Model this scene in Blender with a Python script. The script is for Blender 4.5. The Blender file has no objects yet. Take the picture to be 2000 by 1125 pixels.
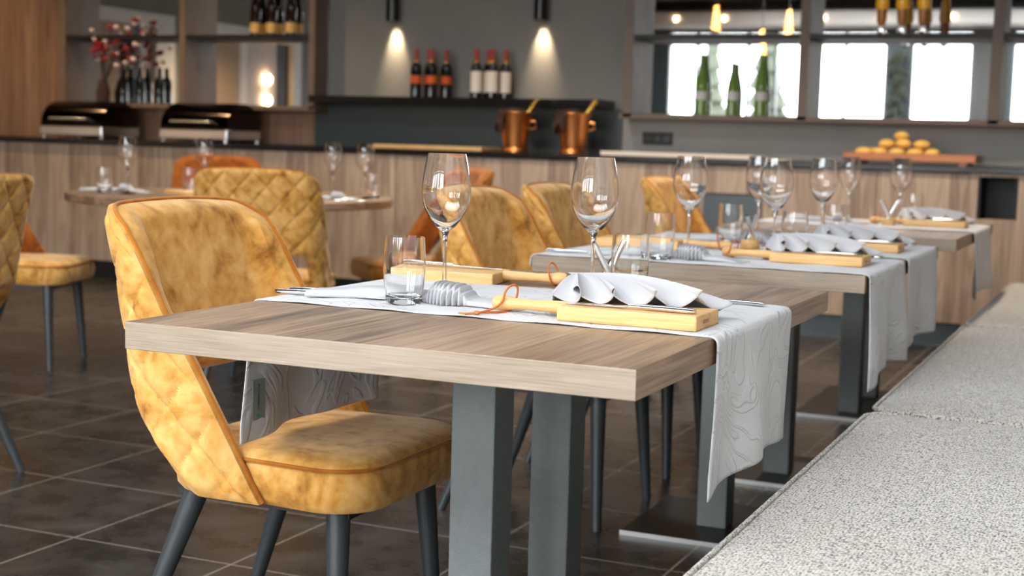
import bpy, bmesh, math, random
from mathutils import Vector, Matrix
random.seed(7)
S = bpy.context.scene
COL = S.collection
PI = math.pi
R = math.radians

# ------------------------------------------------------------------ camera, sky, lights, exposure
H = 1.02
cd = bpy.data.cameras.new('camera'); cam = bpy.data.objects.new('camera', cd); COL.objects.link(cam)
cd.sensor_width = 36.0; cd.sensor_fit = 'HORIZONTAL'; cd.lens = 36.0 * 2800 / 2000
cd.clip_start = 0.05; cd.clip_end = 200
yaw, pitch, roll = R(23.7), R(5.85), R(1.63)
fw = Vector((-math.sin(yaw) * math.cos(pitch), math.cos(yaw) * math.cos(pitch), -math.sin(pitch)))
rt = Vector((math.cos(yaw), math.sin(yaw), 0)); up = rt.cross(fw)
cr = rt * math.cos(roll) + up * math.sin(roll); cu = up * math.cos(roll) - rt * math.sin(roll)
cam.matrix_world = Matrix(((cr.x, cu.x, -fw.x, 0), (cr.y, cu.y, -fw.y, 0), (cr.z, cu.z, -fw.z, H), (0, 0, 0, 1)))
cd.dof.use_dof = True; cd.dof.focus_distance = 2.35; cd.dof.aperture_fstop = 5.0
S.camera = cam

S.view_settings.view_transform = 'Standard'; S.view_settings.look = 'None'
S.view_settings.gamma = 1.0; S.view_settings.use_curve_mapping = False
S.view_settings.exposure = 0.48

W = bpy.data.worlds.new('sky'); S.world = W; W.use_nodes = True
bgn = W.node_tree.nodes['Background']
bgn.inputs['Color'].default_value = (0.93, 0.97, 1.0, 1); bgn.inputs['Strength'].default_value = 9.8

S.cycles.max_bounces = 14; S.cycles.transmission_bounces = 12; S.cycles.glossy_bounces = 6
S.cycles.diffuse_bounces = 4; S.cycles.transparent_max_bounces = 16
S.cycles.caustics_refractive = True; S.cycles.caustics_reflective = True
S.cycles.sample_clamp_indirect = 10.0; S.cycles.blur_glossy = 0.6
S.cycles.use_denoising = True

def portal(x0, x1, z0, z1, y):
    l = bpy.data.lights.new('window_portal', 'AREA'); l.shape = 'RECTANGLE'; l.size = x1 - x0; l.size_y = z1 - z0
    l.cycles.is_portal = True
    o = bpy.data.objects.new('window_portal', l); COL.objects.link(o)
    o.location = ((x0 + x1) / 2, y, (z0 + z1) / 2); o.rotation_euler = (PI / 2, 0, 0)

WIN = [(-6.36, -4.42), (-4.28, -3.28), (-2.98, -1.92), (-1.70, 0.02)]
YW = -3.0
for a, b in WIN: portal(a, b, 0.1, 2.62, YW - 0.03)
ADDED_ROOF_LIGHTS = [(-5.0, 0.30, -1.7, 0.4), (-2.6, -0.4, 3.0, 3.6), (-4.6, -2.4, 4.8, 5.6)]          # roof openings added to brighten tabletops and bench from above
def added_roof_portal(q):
    l = bpy.data.lights.new('added_roof_portal', 'AREA'); l.shape = 'RECTANGLE'; l.size = q[1] - q[0]; l.size_y = q[3] - q[2]
    l.cycles.is_portal = True
    o = bpy.data.objects.new('added_roof_portal', l); COL.objects.link(o); o.location = ((q[0] + q[1]) / 2, (q[2] + q[3]) / 2, 3.12)
for q in ADDED_ROOF_LIGHTS: added_roof_portal(q)

def spot(x, y, z, power, color, deg, blend=0.5, size=0.03, aim=(0, 0, -1)):
    l = bpy.data.lights.new('lamp_light', 'SPOT'); l.energy = power; l.color = color
    l.spot_size = R(deg); l.spot_blend = blend; l.shadow_soft_size = size
    o = bpy.data.objects.new('lamp_light', l); COL.objects.link(o); o.location = (x, y, z)
    o.rotation_euler = Vector(aim).to_track_quat('-Z', 'Y').to_euler()
    return o
WARM = (1.0, 0.72, 0.42)

# ------------------------------------------------------------------ material helpers
def lin(r, g, b):
    f = lambda v: (v / 255 / 12.92) if v / 255 <= 0.04045 else ((v / 255 + 0.055) / 1.055) ** 2.4
    return (f(r), f(g), f(b), 1)

def base(name):
    m = bpy.data.materials.new(name); m.use_nodes = True
    nt = m.node_tree; p = nt.nodes['Principled BSDF']
    return m, nt, p
def N(nt, t, **k):
    n = nt.nodes.new(t)
    for a, v in k.items():
        if hasattr(n, a): setattr(n, a, v)
        else: n.inputs[a].default_value = v
    return n
def L(nt, a, b): nt.links.new(a, b)

def plain(name, c, rough=0.5, metal=0.0, noise=0.0, nscale=20, bump=0.0, bscale=200, spec=0.5):
    m, nt, p = base(name)
    p.inputs['Roughness'].default_value = rough; p.inputs['Metallic'].default_value = metal
    p.inputs['Specular IOR Level'].default_value = spec
    p.inputs['Base Color'].default_value = c
    tc = N(nt, 'ShaderNodeTexCoord')
    if noise:
        n = N(nt, 'ShaderNodeTexNoise'); n.inputs['Scale'].default_value = nscale; n.inputs['Detail'].default_value = 6
        L(nt, tc.outputs['Object'], n.inputs['Vector'])
        mx = N(nt, 'ShaderNodeMixRGB', blend_type='MULTIPLY'); mx.inputs[0].default_value = 1
        mx.inputs[1].default_value = c
        rp = N(nt, 'ShaderNodeValToRGB'); rp.color_ramp.elements[0].position = 0.3; rp.color_ramp.elements[1].position = 0.7
        v = 1 - noise; rp.color_ramp.elements[0].color = (v, v, v, 1); rp.color_ramp.elements[1].color = (1, 1, 1, 1)
        L(nt, n.outputs['Fac'], rp.inputs[0]); L(nt, rp.outputs[0], mx.inputs[2]); L(nt, mx.outputs[0], p.inputs['Base Color'])
    if bump:
        n = N(nt, 'ShaderNodeTexNoise'); n.inputs['Scale'].default_value = bscale; n.inputs['Detail'].default_value = 3
        L(nt, tc.outputs['Object'], n.inputs['Vector'])
        b = N(nt, 'ShaderNodeBump'); b.inputs['Strength'].default_value = bump; b.inputs['Distance'].default_value = 0.002
        L(nt, n.outputs['Fac'], b.inputs['Height']); L(nt, b.outputs[0], p.inputs['Normal'])
    return m

def wood(name, dark, mid, light, axis='Y', plank=0.0, plank_axis='X', rough=0.45, grain=1.0, gloss_bump=0.15, knots=0.35):
    """long grain along one axis, planks of random tone across another"""
    m, nt, p = base(name)
    tc = N(nt, 'ShaderNodeTexCoord'); sep = N(nt, 'ShaderNodeSeparateXYZ'); L(nt, tc.outputs['Object'], sep.inputs[0])
    vec = tc.outputs['Object']
    rnd = None
    if plank:
        dv = N(nt, 'ShaderNodeMath', operation='DIVIDE'); dv.inputs[1].default_value = plank
        L(nt, sep.outputs[plank_axis], dv.inputs[0])
        fl = N(nt, 'ShaderNodeMath', operation='FLOOR'); L(nt, dv.outputs[0], fl.inputs[0])
        wn = N(nt, 'ShaderNodeTexWhiteNoise', noise_dimensions='1D'); L(nt, fl.outputs[0], wn.inputs['W'])
        sc = N(nt, 'ShaderNodeVectorMath', operation='SCALE'); sc.inputs['Scale'].default_value = 7.0
        L(nt, wn.outputs['Color'], sc.inputs[0])
        ad = N(nt, 'ShaderNodeVectorMath', operation='ADD'); L(nt, vec, ad.inputs[0]); L(nt, sc.outputs[0], ad.inputs[1])
        vec = ad.outputs[0]; rnd = wn.outputs['Value']
    def noise(long_s, cross_s, detail=8, dist=0.0):
        mp = N(nt, 'ShaderNodeMapping'); s = [cross_s] * 3; s['XYZ'.index(axis)] = long_s
        mp.inputs['Scale'].default_value = s; L(nt, vec, mp.inputs['Vector'])
        n = N(nt, 'ShaderNodeTexNoise'); n.inputs['Scale'].default_value = 1; n.inputs['Detail'].default_value = detail
        n.inputs['Distortion'].default_value = dist; L(nt, mp.outputs[0], n.inputs['Vector']); return n.outputs['Fac']
    n1 = noise(0.9 * grain, 13 * grain, 4, 0.6)
    n2 = noise(5 * grain, 210 * grain, 4)
    # cathedral bands: sine of the broad noise
    mu = N(nt, 'ShaderNodeMath', operation='MULTIPLY'); mu.inputs[1].default_value = 46; L(nt, n1, mu.inputs[0])
    sn = N(nt, 'ShaderNodeMath', operation='SINE'); L(nt, mu.outputs[0], sn.inputs[0])
    a = N(nt, 'ShaderNodeMath', operation='MULTIPLY_ADD'); a.inputs[1].default_value = 0.065 * knots / 0.35; a.inputs[2].default_value = 0.0
    L(nt, sn.outputs[0], a.inputs[0])
    b = N(nt, 'ShaderNodeMath', operation='MULTIPLY_ADD'); b.inputs[1].default_value = 0.55; L(nt, n2, b.inputs[0]); L(nt, a.outputs[0], b.inputs[2])
    c = N(nt, 'ShaderNodeMath', operation='MULTIPLY_ADD'); c.inputs[1].default_value = 0.6; L(nt, n1, c.inputs[0]); L(nt, b.outputs[0], c.inputs[2])
    out = c.outputs[0]
    if rnd is not None:
        d = N(nt, 'ShaderNodeMath', operation='MULTIPLY_ADD'); d.inputs[1].default_value = 0.22; L(nt, rnd, d.inputs[0]); L(nt, out, d.inputs[2])
        e = N(nt, 'ShaderNodeMath', operation='SUBTRACT'); e.inputs[1].default_value = 0.11; L(nt, d.outputs[0], e.inputs[0]); out = e.outputs[0]
    rp = N(nt, 'ShaderNodeValToRGB'); cr_ = rp.color_ramp
    cr_.elements[0].position = 0.30; cr_.elements[0].color = dark; cr_.elements[1].position = 0.82; cr_.elements[1].color = light
    x = cr_.elements.new(0.55); x.color = mid
    L(nt, out, rp.inputs[0]); L(nt, rp.outputs[0], p.inputs['Base Color'])
    p.inputs['Roughness'].default_value = rough
    bp = N(nt, 'ShaderNodeBump'); bp.inputs['Strength'].default_value = gloss_bump; bp.inputs['Distance'].default_value = 0.002
    L(nt, n2, bp.inputs['Height']); L(nt, bp.outputs[0], p.inputs['Normal'])
    return m

def velvet(name, dark, mid, light):
    m, nt, p = base(name)
    tc = N(nt, 'ShaderNodeTexCoord')
    n = N(nt, 'ShaderNodeTexNoise'); n.inputs['Scale'].default_value = 9; n.inputs['Detail'].default_value = 5; n.inputs['Roughness'].default_value = 0.55
    n.inputs['Distortion'].default_value = 1.3
    n2 = N(nt, 'ShaderNodeTexNoise'); n2.inputs['Scale'].default_value = 40; n2.inputs['Detail'].default_value = 4
    L(nt, tc.outputs['Object'], n.inputs['Vector']); L(nt, tc.outputs['Object'], n2.inputs['Vector'])
    a = N(nt, 'ShaderNodeMath', operation='MULTIPLY_ADD'); a.inputs[1].default_value = 0.35; L(nt, n2.outputs['Fac'], a.inputs[0])
    s = N(nt, 'ShaderNodeMath', operation='MULTIPLY'); s.inputs[1].default_value = 0.75; L(nt, n.outputs['Fac'], s.inputs[0]); L(nt, s.outputs[0], a.inputs[2])
    rp = N(nt, 'ShaderNodeValToRGB'); e = rp.color_ramp.elements
    e[0].position = 0.36; e[0].color = dark; e[1].position = 0.70; e[1].color = light
    x = rp.color_ramp.elements.new(0.50); x.color = mid
    L(nt, a.outputs[0], rp.inputs[0]); L(nt, rp.outputs[0], p.inputs['Base Color'])
    p.inputs['Roughness'].default_value = 0.75; p.inputs['Specular IOR Level'].default_value = 0.2
    p.inputs['Sheen Weight'].default_value = 0.55; p.inputs['Sheen Roughness'].default_value = 0.35
    p.inputs['Sheen Tint'].default_value = (1.0, 0.84, 0.62, 1)
    b = N(nt, 'ShaderNodeBump'); b.inputs['Strength'].default_value = 0.12; b.inputs['Distance'].default_value = 0.004
    L(nt, n.outputs['Fac'], b.inputs['Height']); L(nt, b.outputs[0], p.inputs['Normal'])
    return m

def glass(name, color=(1, 1, 1, 1), ior=1.48, rough=0.0):
    m, nt, p = base(name)
    p.inputs['Base Color'].default_value = color; p.inputs['Transmission Weight'].default_value = 1.0
    p.inputs['Roughness'].default_value = rough; p.inputs['IOR'].default_value = ior
    return m

def emit(name, c, st):
    m, nt, p = base(name)
    p.inputs['Base Color'].default_value = c; p.inputs['Emission Color'].default_value = c; p.inputs['Emission Strength'].default_value = st
    return m

def embossed(name):
    """white damask runner with raised scrolls"""
    m, nt, p = base(name)
    p.inputs['Base Color'].default_value = (0.58, 0.583, 0.605, 1); p.inputs['Roughness'].default_value = 0.8
    p.inputs['Sheen Weight'].default_value = 0.2
    tc = N(nt, 'ShaderNodeTexCoord')
    n = N(nt, 'ShaderNodeTexNoise'); n.inputs['Scale'].default_value = 7.0; n.inputs['Detail'].default_value = 1.0; n.inputs['Distortion'].default_value = 1.6
    L(nt, tc.outputs['Object'], n.inputs['Vector'])
    mu = N(nt, 'ShaderNodeMath', operation='MULTIPLY'); mu.inputs[1].default_value = 34; L(nt, n.outputs['Fac'], mu.inputs[0])
    sn = N(nt, 'ShaderNodeMath', operation='SINE'); L(nt, mu.outputs[0], sn.inputs[0])
    pw = N(nt, 'ShaderNodeMapRange'); pw.interpolation_type = 'SMOOTHSTEP'; pw.inputs['From Min'].default_value = 0.1; pw.inputs['From Max'].default_value = 1.0
    L(nt, sn.outputs[0], pw.inputs['Value'])
    n3 = N(nt, 'ShaderNodeTexNoise'); n3.inputs['Scale'].default_value = 55; n3.inputs['Detail'].default_value = 3
    L(nt, tc.outputs['Object'], n3.inputs['Vector'])
    ad = N(nt, 'ShaderNodeMath', operation='MULTIPLY_ADD'); ad.inputs[1].default_value = 0.35
    L(nt, n3.outputs['Fac'], ad.inputs[0]); L(nt, pw.outputs['Result'], ad.inputs[2])
    b = N(nt, 'ShaderNodeBump'); b.inputs['Strength'].default_value = 0.6; b.inputs['Distance'].default_value = 0.004
    L(nt, ad.outputs[0], b.inputs['Height']); L(nt, b.outputs[0], p.inputs['Normal'])
    return m

def tweed(name):
    m, nt, p = base(name)
    tc = N(nt, 'ShaderNodeTexCoord')
    mp = N(nt, 'ShaderNodeMapping'); mp.inputs['Scale'].default_value = (290, 190, 290); L(nt, tc.outputs['Object'], mp.inputs['Vector'])
    n = N(nt, 'ShaderNodeTexNoise'); n.inputs['Scale'].default_value = 1; n.inputs['Detail'].default_value = 2; L(nt, mp.outputs[0], n.inputs['Vector'])
    rp = N(nt, 'ShaderNodeValToRGB'); e = rp.color_ramp.elements
    e[0].position = 0.35; e[0].color = lin(40, 38, 36); e[1].position = 0.58; e[1].color = lin(218, 213, 205)
    x = rp.color_ramp.elements.new(0.45); x.color = lin(178, 172, 162)
    L(nt, n.outputs['Fac'], rp.inputs[0])
    n2 = N(nt, 'ShaderNodeTexNoise'); n2.inputs['Scale'].default_value = 6; n2.inputs['Detail'].default_value = 4; L(nt, tc.outputs['Object'], n2.inputs['Vector'])
    r2 = N(nt, 'ShaderNodeMapRange'); r2.inputs['To Min'].default_value = 0.82; r2.inputs['To Max'].default_value = 1.08; L(nt, n2.outputs['Fac'], r2.inputs['Value'])
    mx = N(nt, 'ShaderNodeMixRGB', blend_type='MULTIPLY'); mx.inputs[0].default_value = 1
    L(nt, rp.outputs[0], mx.inputs[1]); L(nt, r2.outputs['Result'], mx.inputs[2]); L(nt, mx.outputs[0], p.inputs['Base Color'])
    p.inputs['Roughness'].default_value = 0.9; p.inputs['Sheen Weight'].default_value = 0.3
    wv = N(nt, 'ShaderNodeTexWave', wave_type='BANDS', bands_direction='X'); wv.inputs['Scale'].default_value = 60; wv.inputs['Distortion'].default_value = 1.5
    L(nt, tc.outputs['Object'], wv.inputs['Vector'])
    ad = N(nt, 'ShaderNodeMath', operation='MULTIPLY_ADD'); ad.inputs[1].default_value = 0.4
    L(nt, wv.outputs['Fac'], ad.inputs[0]); L(nt, n.outputs['Fac'], ad.inputs[2])
    b = N(nt, 'ShaderNodeBump'); b.inputs['Strength'].default_value = 0.5; b.inputs['Distance'].default_value = 0.003
    L(nt, ad.outputs[0], b.inputs['Height']); L(nt, b.outputs[0], p.inputs['Normal'])
    return m

def tiles(name):
    m, nt, p = base(name)
    tc = N(nt, 'ShaderNodeTexCoord')
    mp = N(nt, 'ShaderNodeMapping'); mp.inputs['Location'].default_value = (2.40 + 0.47 * 20, -2.78 + 0.47 * 20, 0)
    L(nt, tc.outputs['Object'], mp.inputs['Vector'])
    br = N(nt, 'ShaderNodeTexBrick'); br.offset = 0.0; br.squash = 1.0
    br.inputs['Scale'].default_value = 1.0; br.inputs['Brick Width'].default_value = 0.47; br.inputs['Row Height'].default_value = 0.47
    br.inputs['Mortar Size'].default_value = 0.0035; br.inputs['Mortar Smooth'].default_value = 0.2
    L(nt, mp.outputs[0], br.inputs['Vector'])
    n = N(nt, 'ShaderNodeTexNoise'); n.inputs['Scale'].default_value = 5; n.inputs['Detail'].default_value = 9; n.inputs['Roughness'].default_value = 0.65
    L(nt, tc.outputs['Object'], n.inputs['Vector'])
    rp = N(nt, 'ShaderNodeValToRGB'); e = rp.color_ramp.elements
    e[0].position = 0.35; e[0].color = lin(24, 21, 19); e[1].position = 0.74; e[1].color = lin(78, 71, 64)
    L(nt, n.outputs['Fac'], rp.inputs[0])
    mx = N(nt, 'ShaderNodeMixRGB'); L(nt, br.outputs['Fac'], mx.inputs[0]); L(nt, rp.outputs[0], mx.inputs[1]); mx.inputs[2].default_value = lin(134, 124, 112)
    L(nt, mx.outputs[0], p.inputs['Base Color'])
    r2 = N(nt, 'ShaderNodeMapRange'); r2.inputs['To Min'].default_value = 0.16; r2.inputs['To Max'].default_value = 0.40; L(nt, n.outputs['Fac'], r2.inputs['Value'])
    L(nt, r2.outputs['Result'], p.inputs['Roughness'])
    b = N(nt, 'ShaderNodeBump'); b.inputs['Strength'].default_value = 0.25; b.inputs['Distance'].default_value = 0.003; b.invert = True
    L(nt, br.outputs['Fac'], b.inputs['Height']); L(nt, b.outputs[0], p.inputs['Normal'])
    return m

M = {}
M['tile'] = tiles('dark_floor_tiles')
M['top'] = wood('oak_table_top', lin(92, 72, 54), lin(150, 122, 96), lin(182, 156, 130), 'Y', 0.21, 'X', 0.38, 1.0)
M['edge'] = wood('oak_table_edge', lin(104, 88, 74), lin(150, 134, 116), lin(172, 158, 141), 'X', 0, 'X', 0.5, 2.0, 0.15, 0.12)
M['panel'] = wood('oak_counter_front', lin(128, 106, 88), lin(174, 149, 127), lin(202, 178, 154), 'Z', 0.14, 'X', 0.5, 0.8)
M['walnut'] = wood('brown_wall_panel', lin(82, 58, 44), lin(134, 100, 78), lin(166, 130, 104), 'Z', 0.17, 'X', 0.45, 0.8)
M['frame'] = plain('brown_cabinet_frame', lin(120, 101, 86), 0.5, 0, 0.2, 6)
M['board'] = wood('pale_board_wood', lin(188, 136, 78), lin(222, 176, 114), lin(236, 198, 140), 'X', 0, 'X', 0.5, 2.0, 0.08)
M['boardz'] = wood('turned_handle_wood', lin(196, 146, 88), lin(222, 176, 114), lin(234, 194, 134), 'Z', 0, 'X', 0.45, 1.2, 0.03, 0.1)
M['steel'] = plain('polished_steel', (0.86, 0.86, 0.87, 1), 0.22, 1.0)
M['darksteel'] = plain('black_powder_coat', lin(112, 117, 117), 0.5, 0.0, 0.12, 60, 0.35, 420)
M['plate'] = plain('dark_base_plate', lin(40, 36, 33), 0.42, 0.0, 0.15, 20)
M['rim'] = plain('bright_plate_edge', lin(190, 190, 188), 0.35, 0.6)
M['leg'] = plain('charcoal_leg', lin(58, 62, 65), 0.35, 0.0, 0.1, 30, 0.1, 300)
M['velvet'] = velvet('mustard_velvet', lin(140, 90, 32), lin(200, 144, 68), lin(228, 180, 110))
M['vdark'] = velvet('mustard_piping', lin(132, 72, 12), lin(164, 96, 20), lin(186, 116, 34))
M['rust'] = velvet('rust_velvet', lin(108, 50, 10), lin(144, 74, 16), lin(166, 92, 26))
M['ochre'] = velvet('ochre_velvet', lin(96, 58, 18), lin(150, 94, 30), lin(178, 118, 48))
M['runner'] = embossed('white_embossed_runner')
M['napkin'] = plain('white_napkin', (0.50, 0.50, 0.522, 1), 0.85, 0, 0, 1, 0.15, 900)
M['tweed'] = tweed('grey_tweed')
M['glass'] = glass('clear_glass')
M['cord'] = plain('tan_leather_cord', lin(200, 108, 44), 0.6)
M['wall'] = plain('grey_plaster', lin(136, 132, 126), 0.75, 0, 0.10, 2.5)
M['wallgrey'] = plain('grey_backsplash', lin(152, 148, 141), 0.5, 0, 0.10, 3)
M['niche'] = plain('slate_backsplash', lin(66, 74, 73), 0.4, 0, 0.12, 3)
M['black'] = plain('black_gloss_slab', lin(30, 28, 27), 0.16)
M['blackmat'] = plain('matt_black', lin(26, 25, 25), 0.5)
M['ceil'] = plain('charcoal_ceiling', lin(44, 44, 44), 0.8)
M['white'] = plain('white_paint', lin(226, 222, 216), 0.6)
M['mirror'] = plain('mirror_glass', (0.90, 0.90, 0.89, 1), 0.015, 1.0)
M['copper'] = plain('polished_copper', lin(255, 170, 100), 0.34, 1.0)
M['gold'] = plain('gold_foil', lin(240, 190, 90), 0.22, 1.0)
M['darkcloth'] = plain('dark_brown_cloth', lin(66, 44, 34), 0.9, 0, 0.3, 20)
M['greenglass'] = plain('green_bottle_glass', lin(112, 142, 56), 0.08)
M['darkglass'] = plain('dark_bottle_glass', lin(22, 22, 18), 0.06)
M['brownglass'] = plain('brown_bottle_glass', lin(34, 20, 12), 0.06)
M['red'] = plain('red_capsule', lin(166, 50, 26), 0.4)
M['orangelabel'] = plain('orange_label', lin(216, 92, 20), 0.6)
M['cream'] = plain('cream_label', lin(238, 222, 204), 0.6)
M['yellowlabel'] = plain('yellow_label', lin(226, 176, 96), 0.6)
M['bun'] = plain('golden_bread', lin(255, 204, 104), 0.55, 0, 0.16, 30)
M['tray'] = wood('copper_toned_tray_wood', lin(130, 66, 18), lin(180, 98, 32), lin(204, 124, 50), 'X', 0, 'X', 0.3)
M['flower'] = plain('red_petal', lin(150, 24, 22), 0.6)
M['flowerw'] = plain('pale_petal', lin(238, 214, 208), 0.6)
M['stemg'] = plain('brown_twig', lin(60, 36, 26), 0.7)
M['tan'] = plain('tan_blind', lin(186, 158, 132), 0.8, 0, 0.1, 3)
M['pale'] = plain('pale_lilac_panel', lin(200, 190, 186), 0.7)
M['amber'] = plain('amber_glass', lin(238, 176, 40), 0.12)
M['amberdark'] = plain('dark_amber_collar', lin(150, 94, 34), 0.2)
M['bulb'] = emit('warm_bulb', (1.0, 0.66, 0.34, 1), 22)
M['filament'] = emit('orange_filament', (1.0, 0.42, 0.08, 1), 9)
M['grass'] = plain('pale_meadow', lin(84, 84, 58), 0.9, 0, 0.3, 0.6)
M['terrace'] = plain('pale_terrace', lin(104, 98, 90), 0.8, 0, 0.1, 1)
M['leaf'] = plain('grey_green_leaf', lin(66, 74, 58), 0.8, 0, 0.4, 6)
M['curtain'] = plain('grey_curtain', lin(120, 118, 116), 0.9)
M['tag'] = plain('grey_care_tag', lin(132, 138, 132), 0.7)
M['ink'] = plain('dark_print', lin(52, 56, 54), 0.7)
M['teal'] = plain('teal_print', lin(70, 140, 136), 0.7)
M['slate'] = plain('slate_panel', lin(76, 84, 88), 0.4)
M['pane'] = None
def pane_mat():
    m = bpy.data.materials.new('window_pane'); m.use_nodes = True; nt = m.node_tree
    nt.nodes.remove(nt.nodes['Principled BSDF']); o = nt.nodes['Material Output']
    t = N(nt, 'ShaderNodeBsdfTransparent'); g = N(nt, 'ShaderNodeBsdfGlossy'); g.inputs['Roughness'].default_value = 0.0
    mx = N(nt, 'ShaderNodeMixShader'); mx.inputs[0].default_value = 0.06
    L(nt, t.outputs[0], mx.inputs[1]); L(nt, g.outputs[0], mx.inputs[2]); L(nt, mx.outputs[0], o.inputs['Surface']); return m
M['pane'] = pane_mat()

# ------------------------------------------------------------------ mesh helpers
class MB:
    def __init__(s): s.v = []; s.f = []; s.mi = []
    def add(s, vs, fs, mi=0):
        k = len(s.v); s.v += [tuple(v) for v in vs]; s.f += [tuple(i + k for i in f) for f in fs]; s.mi += [mi] * len(fs); return s
    def box(s, x0, x1, y0, y1, z0, z1, mi=0):
        vs = [(x, y, z) for z in (z0, z1) for y in (y0, y1) for x in (x0, x1)]
        return s.add(vs, [(0, 2, 3, 1), (4, 5, 7, 6), (0, 1, 5, 4), (2, 6, 7, 3), (0, 4, 6, 2), (1, 3, 7, 5)], mi)
    def loft(s, rings, closed=True, cap=True, mi=0):
        n = len(rings[0]); vs = [p for r in rings for p in r]; fs = []
        for i in range(len(rings) - 1):
            for j in range(n if closed else n - 1):
                j2 = (j + 1) % n
                fs.append((i * n + j, i * n + j2, (i + 1) * n + j2, (i + 1) * n + j))
        if cap and closed:
            fs.append(tuple(range(n - 1, -1, -1))); fs.append(tuple((len(rings) - 1) * n + j for j in range(n)))
        return s.add(vs, fs, mi)
    def lathe(s, prof, n=32, c=(0, 0, 0), mi=0, cap=True):
        rings = [[(c[0] + r * math.cos(2 * PI * j / n), c[1] + r * math.sin(2 * PI * j / n), c[2] + z) for j in range(n)] for r, z in prof]
        return s.loft(rings, True, cap, mi)
    def tube(s, pts, r, n=10, mi=0, cap=True):
        pts = [Vector(p) for p in pts]; rings = []; ref = None
        for i, p in enumerate(pts):
            t = (pts[min(i + 1, len(pts) - 1)] - pts[max(i - 1, 0)]).normalized()
            if ref is None: ref = t.orthogonal().normalized()
            ref = (ref - t * ref.dot(t)).normalized(); b = t.cross(ref)
            rr = r[i] if isinstance(r, (list, tuple)) else r
            rings.append([p + (ref * math.cos(2 * PI * j / n) + b * math.sin(2 * PI * j / n)) * rr for j in range(n)])
        return s.loft(rings, True, cap, mi)
    def grid(s, fn, nu, nv, mi=0):
        vs = [fn(i / nu, j / nv) for i in range(nu + 1) for j in range(nv + 1)]
        fs = [(i * (nv + 1) + j, (i + 1) * (nv + 1) + j, (i + 1) * (nv + 1) + j + 1, i * (nv + 1) + j + 1) for i in range(nu) for j in range(nv)]
        return s.add(vs, fs, mi)
    def sheet(s, fo, fi, nu, nv):
        """closed thick sheet between an outer and an inner grid"""
        n1 = nv + 1; A = [fo(i / nu, j / nv) for i in range(nu + 1) for j in range(n1)]; B = [fi(i / nu, j / nv) for i in range(nu + 1) for j in range(n1)]
        K = len(A); fs = []
        for i in range(nu):
            for j in range(nv):
                a, b, c, d = i * n1 + j, (i + 1) * n1 + j, (i + 1) * n1 + j + 1, i * n1 + j + 1
                fs.append((a, b, c, d)); fs.append((K + d, K + c, K + b, K + a))
        for i in range(nu):
            a, b = i * n1, (i + 1) * n1; fs.append((b, a, K + a, K + b))
            a, b = i * n1 + nv, (i + 1) * n1 + nv; fs.append((a, b, K + b, K + a))
        for j in range(nv):
            a, b = j, j + 1; fs.append((a, b, K + b, K + a))
            a, b = nu * n1 + j, nu * n1 + j + 1; fs.append((b, a, K + a, K + b))
        return s.add(A + B, fs)
    def blob(s, c, r, n=12, m=8, mi=0):
        rings = []
        for i in range(m + 1):
            t = PI * i / m; rr = max(math.sin(t), 0.02)
            rings.append([(c[0] + r[0] * rr * math.cos(2 * PI * j / n), c[1] + r[1] * rr * math.sin(2 * PI * j / n), c[2] - r[2] * math.cos(t)) for j in range(n)])
        return s.loft(rings, True, True, mi)
    def build(s, name, mats, parent=None, smooth=False, bevel=0.0, solid=0.0, sub=0, loc=None, fix=True):
        me = bpy.data.meshes.new(name); me.from_pydata(s.v, [], s.f)
        mats = mats if isinstance(mats, (list, tuple)) else [mats]
        for m in mats: me.materials.append(m)
        for p, k in zip(me.polygons, s.mi): p.material_index = k; p.use_smooth = smooth
        me.update()
        if fix:
            bm = bmesh.new(); bm.from_mesh(me); bmesh.ops.recalc_face_normals(bm, faces=bm.faces); bm.to_mesh(me); bm.free()
        o = bpy.data.objects.new(name, me); COL.objects.link(o)
        if parent: o.parent = parent
        if loc: o.location = loc
        if solid:
            md = o.modifiers.new('Solidify', 'SOLIDIFY'); md.thickness = solid; md.offset = 0
        if bevel:
            md = o.modifiers.new('Bevel', 'BEVEL'); md.width = bevel; md.segments = 2; md.limit_method = 'ANGLE'
        if sub:
            md = o.modifiers.new('Subsurf', 'SUBSURF'); md.levels = sub; md.render_levels = sub
        if smooth and (bevel or not sub):
            try:
                me.set_sharp_from_angle(angle=R(40))
            except Exception: pass
        return o
def tag(o, label, cat, group=None):
    o['label'] = label; o['category'] = cat
    if group: o['group'] = group
    return o
def thing(name, label, cat, loc=(0, 0, 0), rz=0, group=None):
    o = bpy.data.objects.new(name, None); COL.objects.link(o); o.location = loc; o.rotation_euler = (0, 0, rz); o.empty_display_size = 0.1
    return tag(o, label, cat, group)
def structure(o): o['kind'] = 'structure'; return o
def kids(o): return [c for c in bpy.data.objects if c.parent == o]
def dup(root, loc, rz=None, label=None, group=None):
    r = root.copy(); COL.objects.link(r); r.location = loc
    if rz is not None: r.rotation_euler = (0, 0, rz)
    if label: r['label'] = label
    if group: r['group'] = group
    def rec(src, dst):
        for ch in kids(src):
            c = ch.copy(); COL.objects.link(c); c.parent = dst; rec(ch, c)
    rec(root, r)
    return r
def smooth_interp(pts, x):
    if x <= pts[0][0]: return pts[0][1]
    for (a, fa), (b, fb) in zip(pts, pts[1:]):
        if x <= b: return fa + (fb - fa) * (x - a) / (b - a)
    return pts[-1][1]
def sstep(a, b, x):
    t = min(1, max(0, (x - a) / (b - a))); return t * t * (3 - 2 * t)

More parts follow.
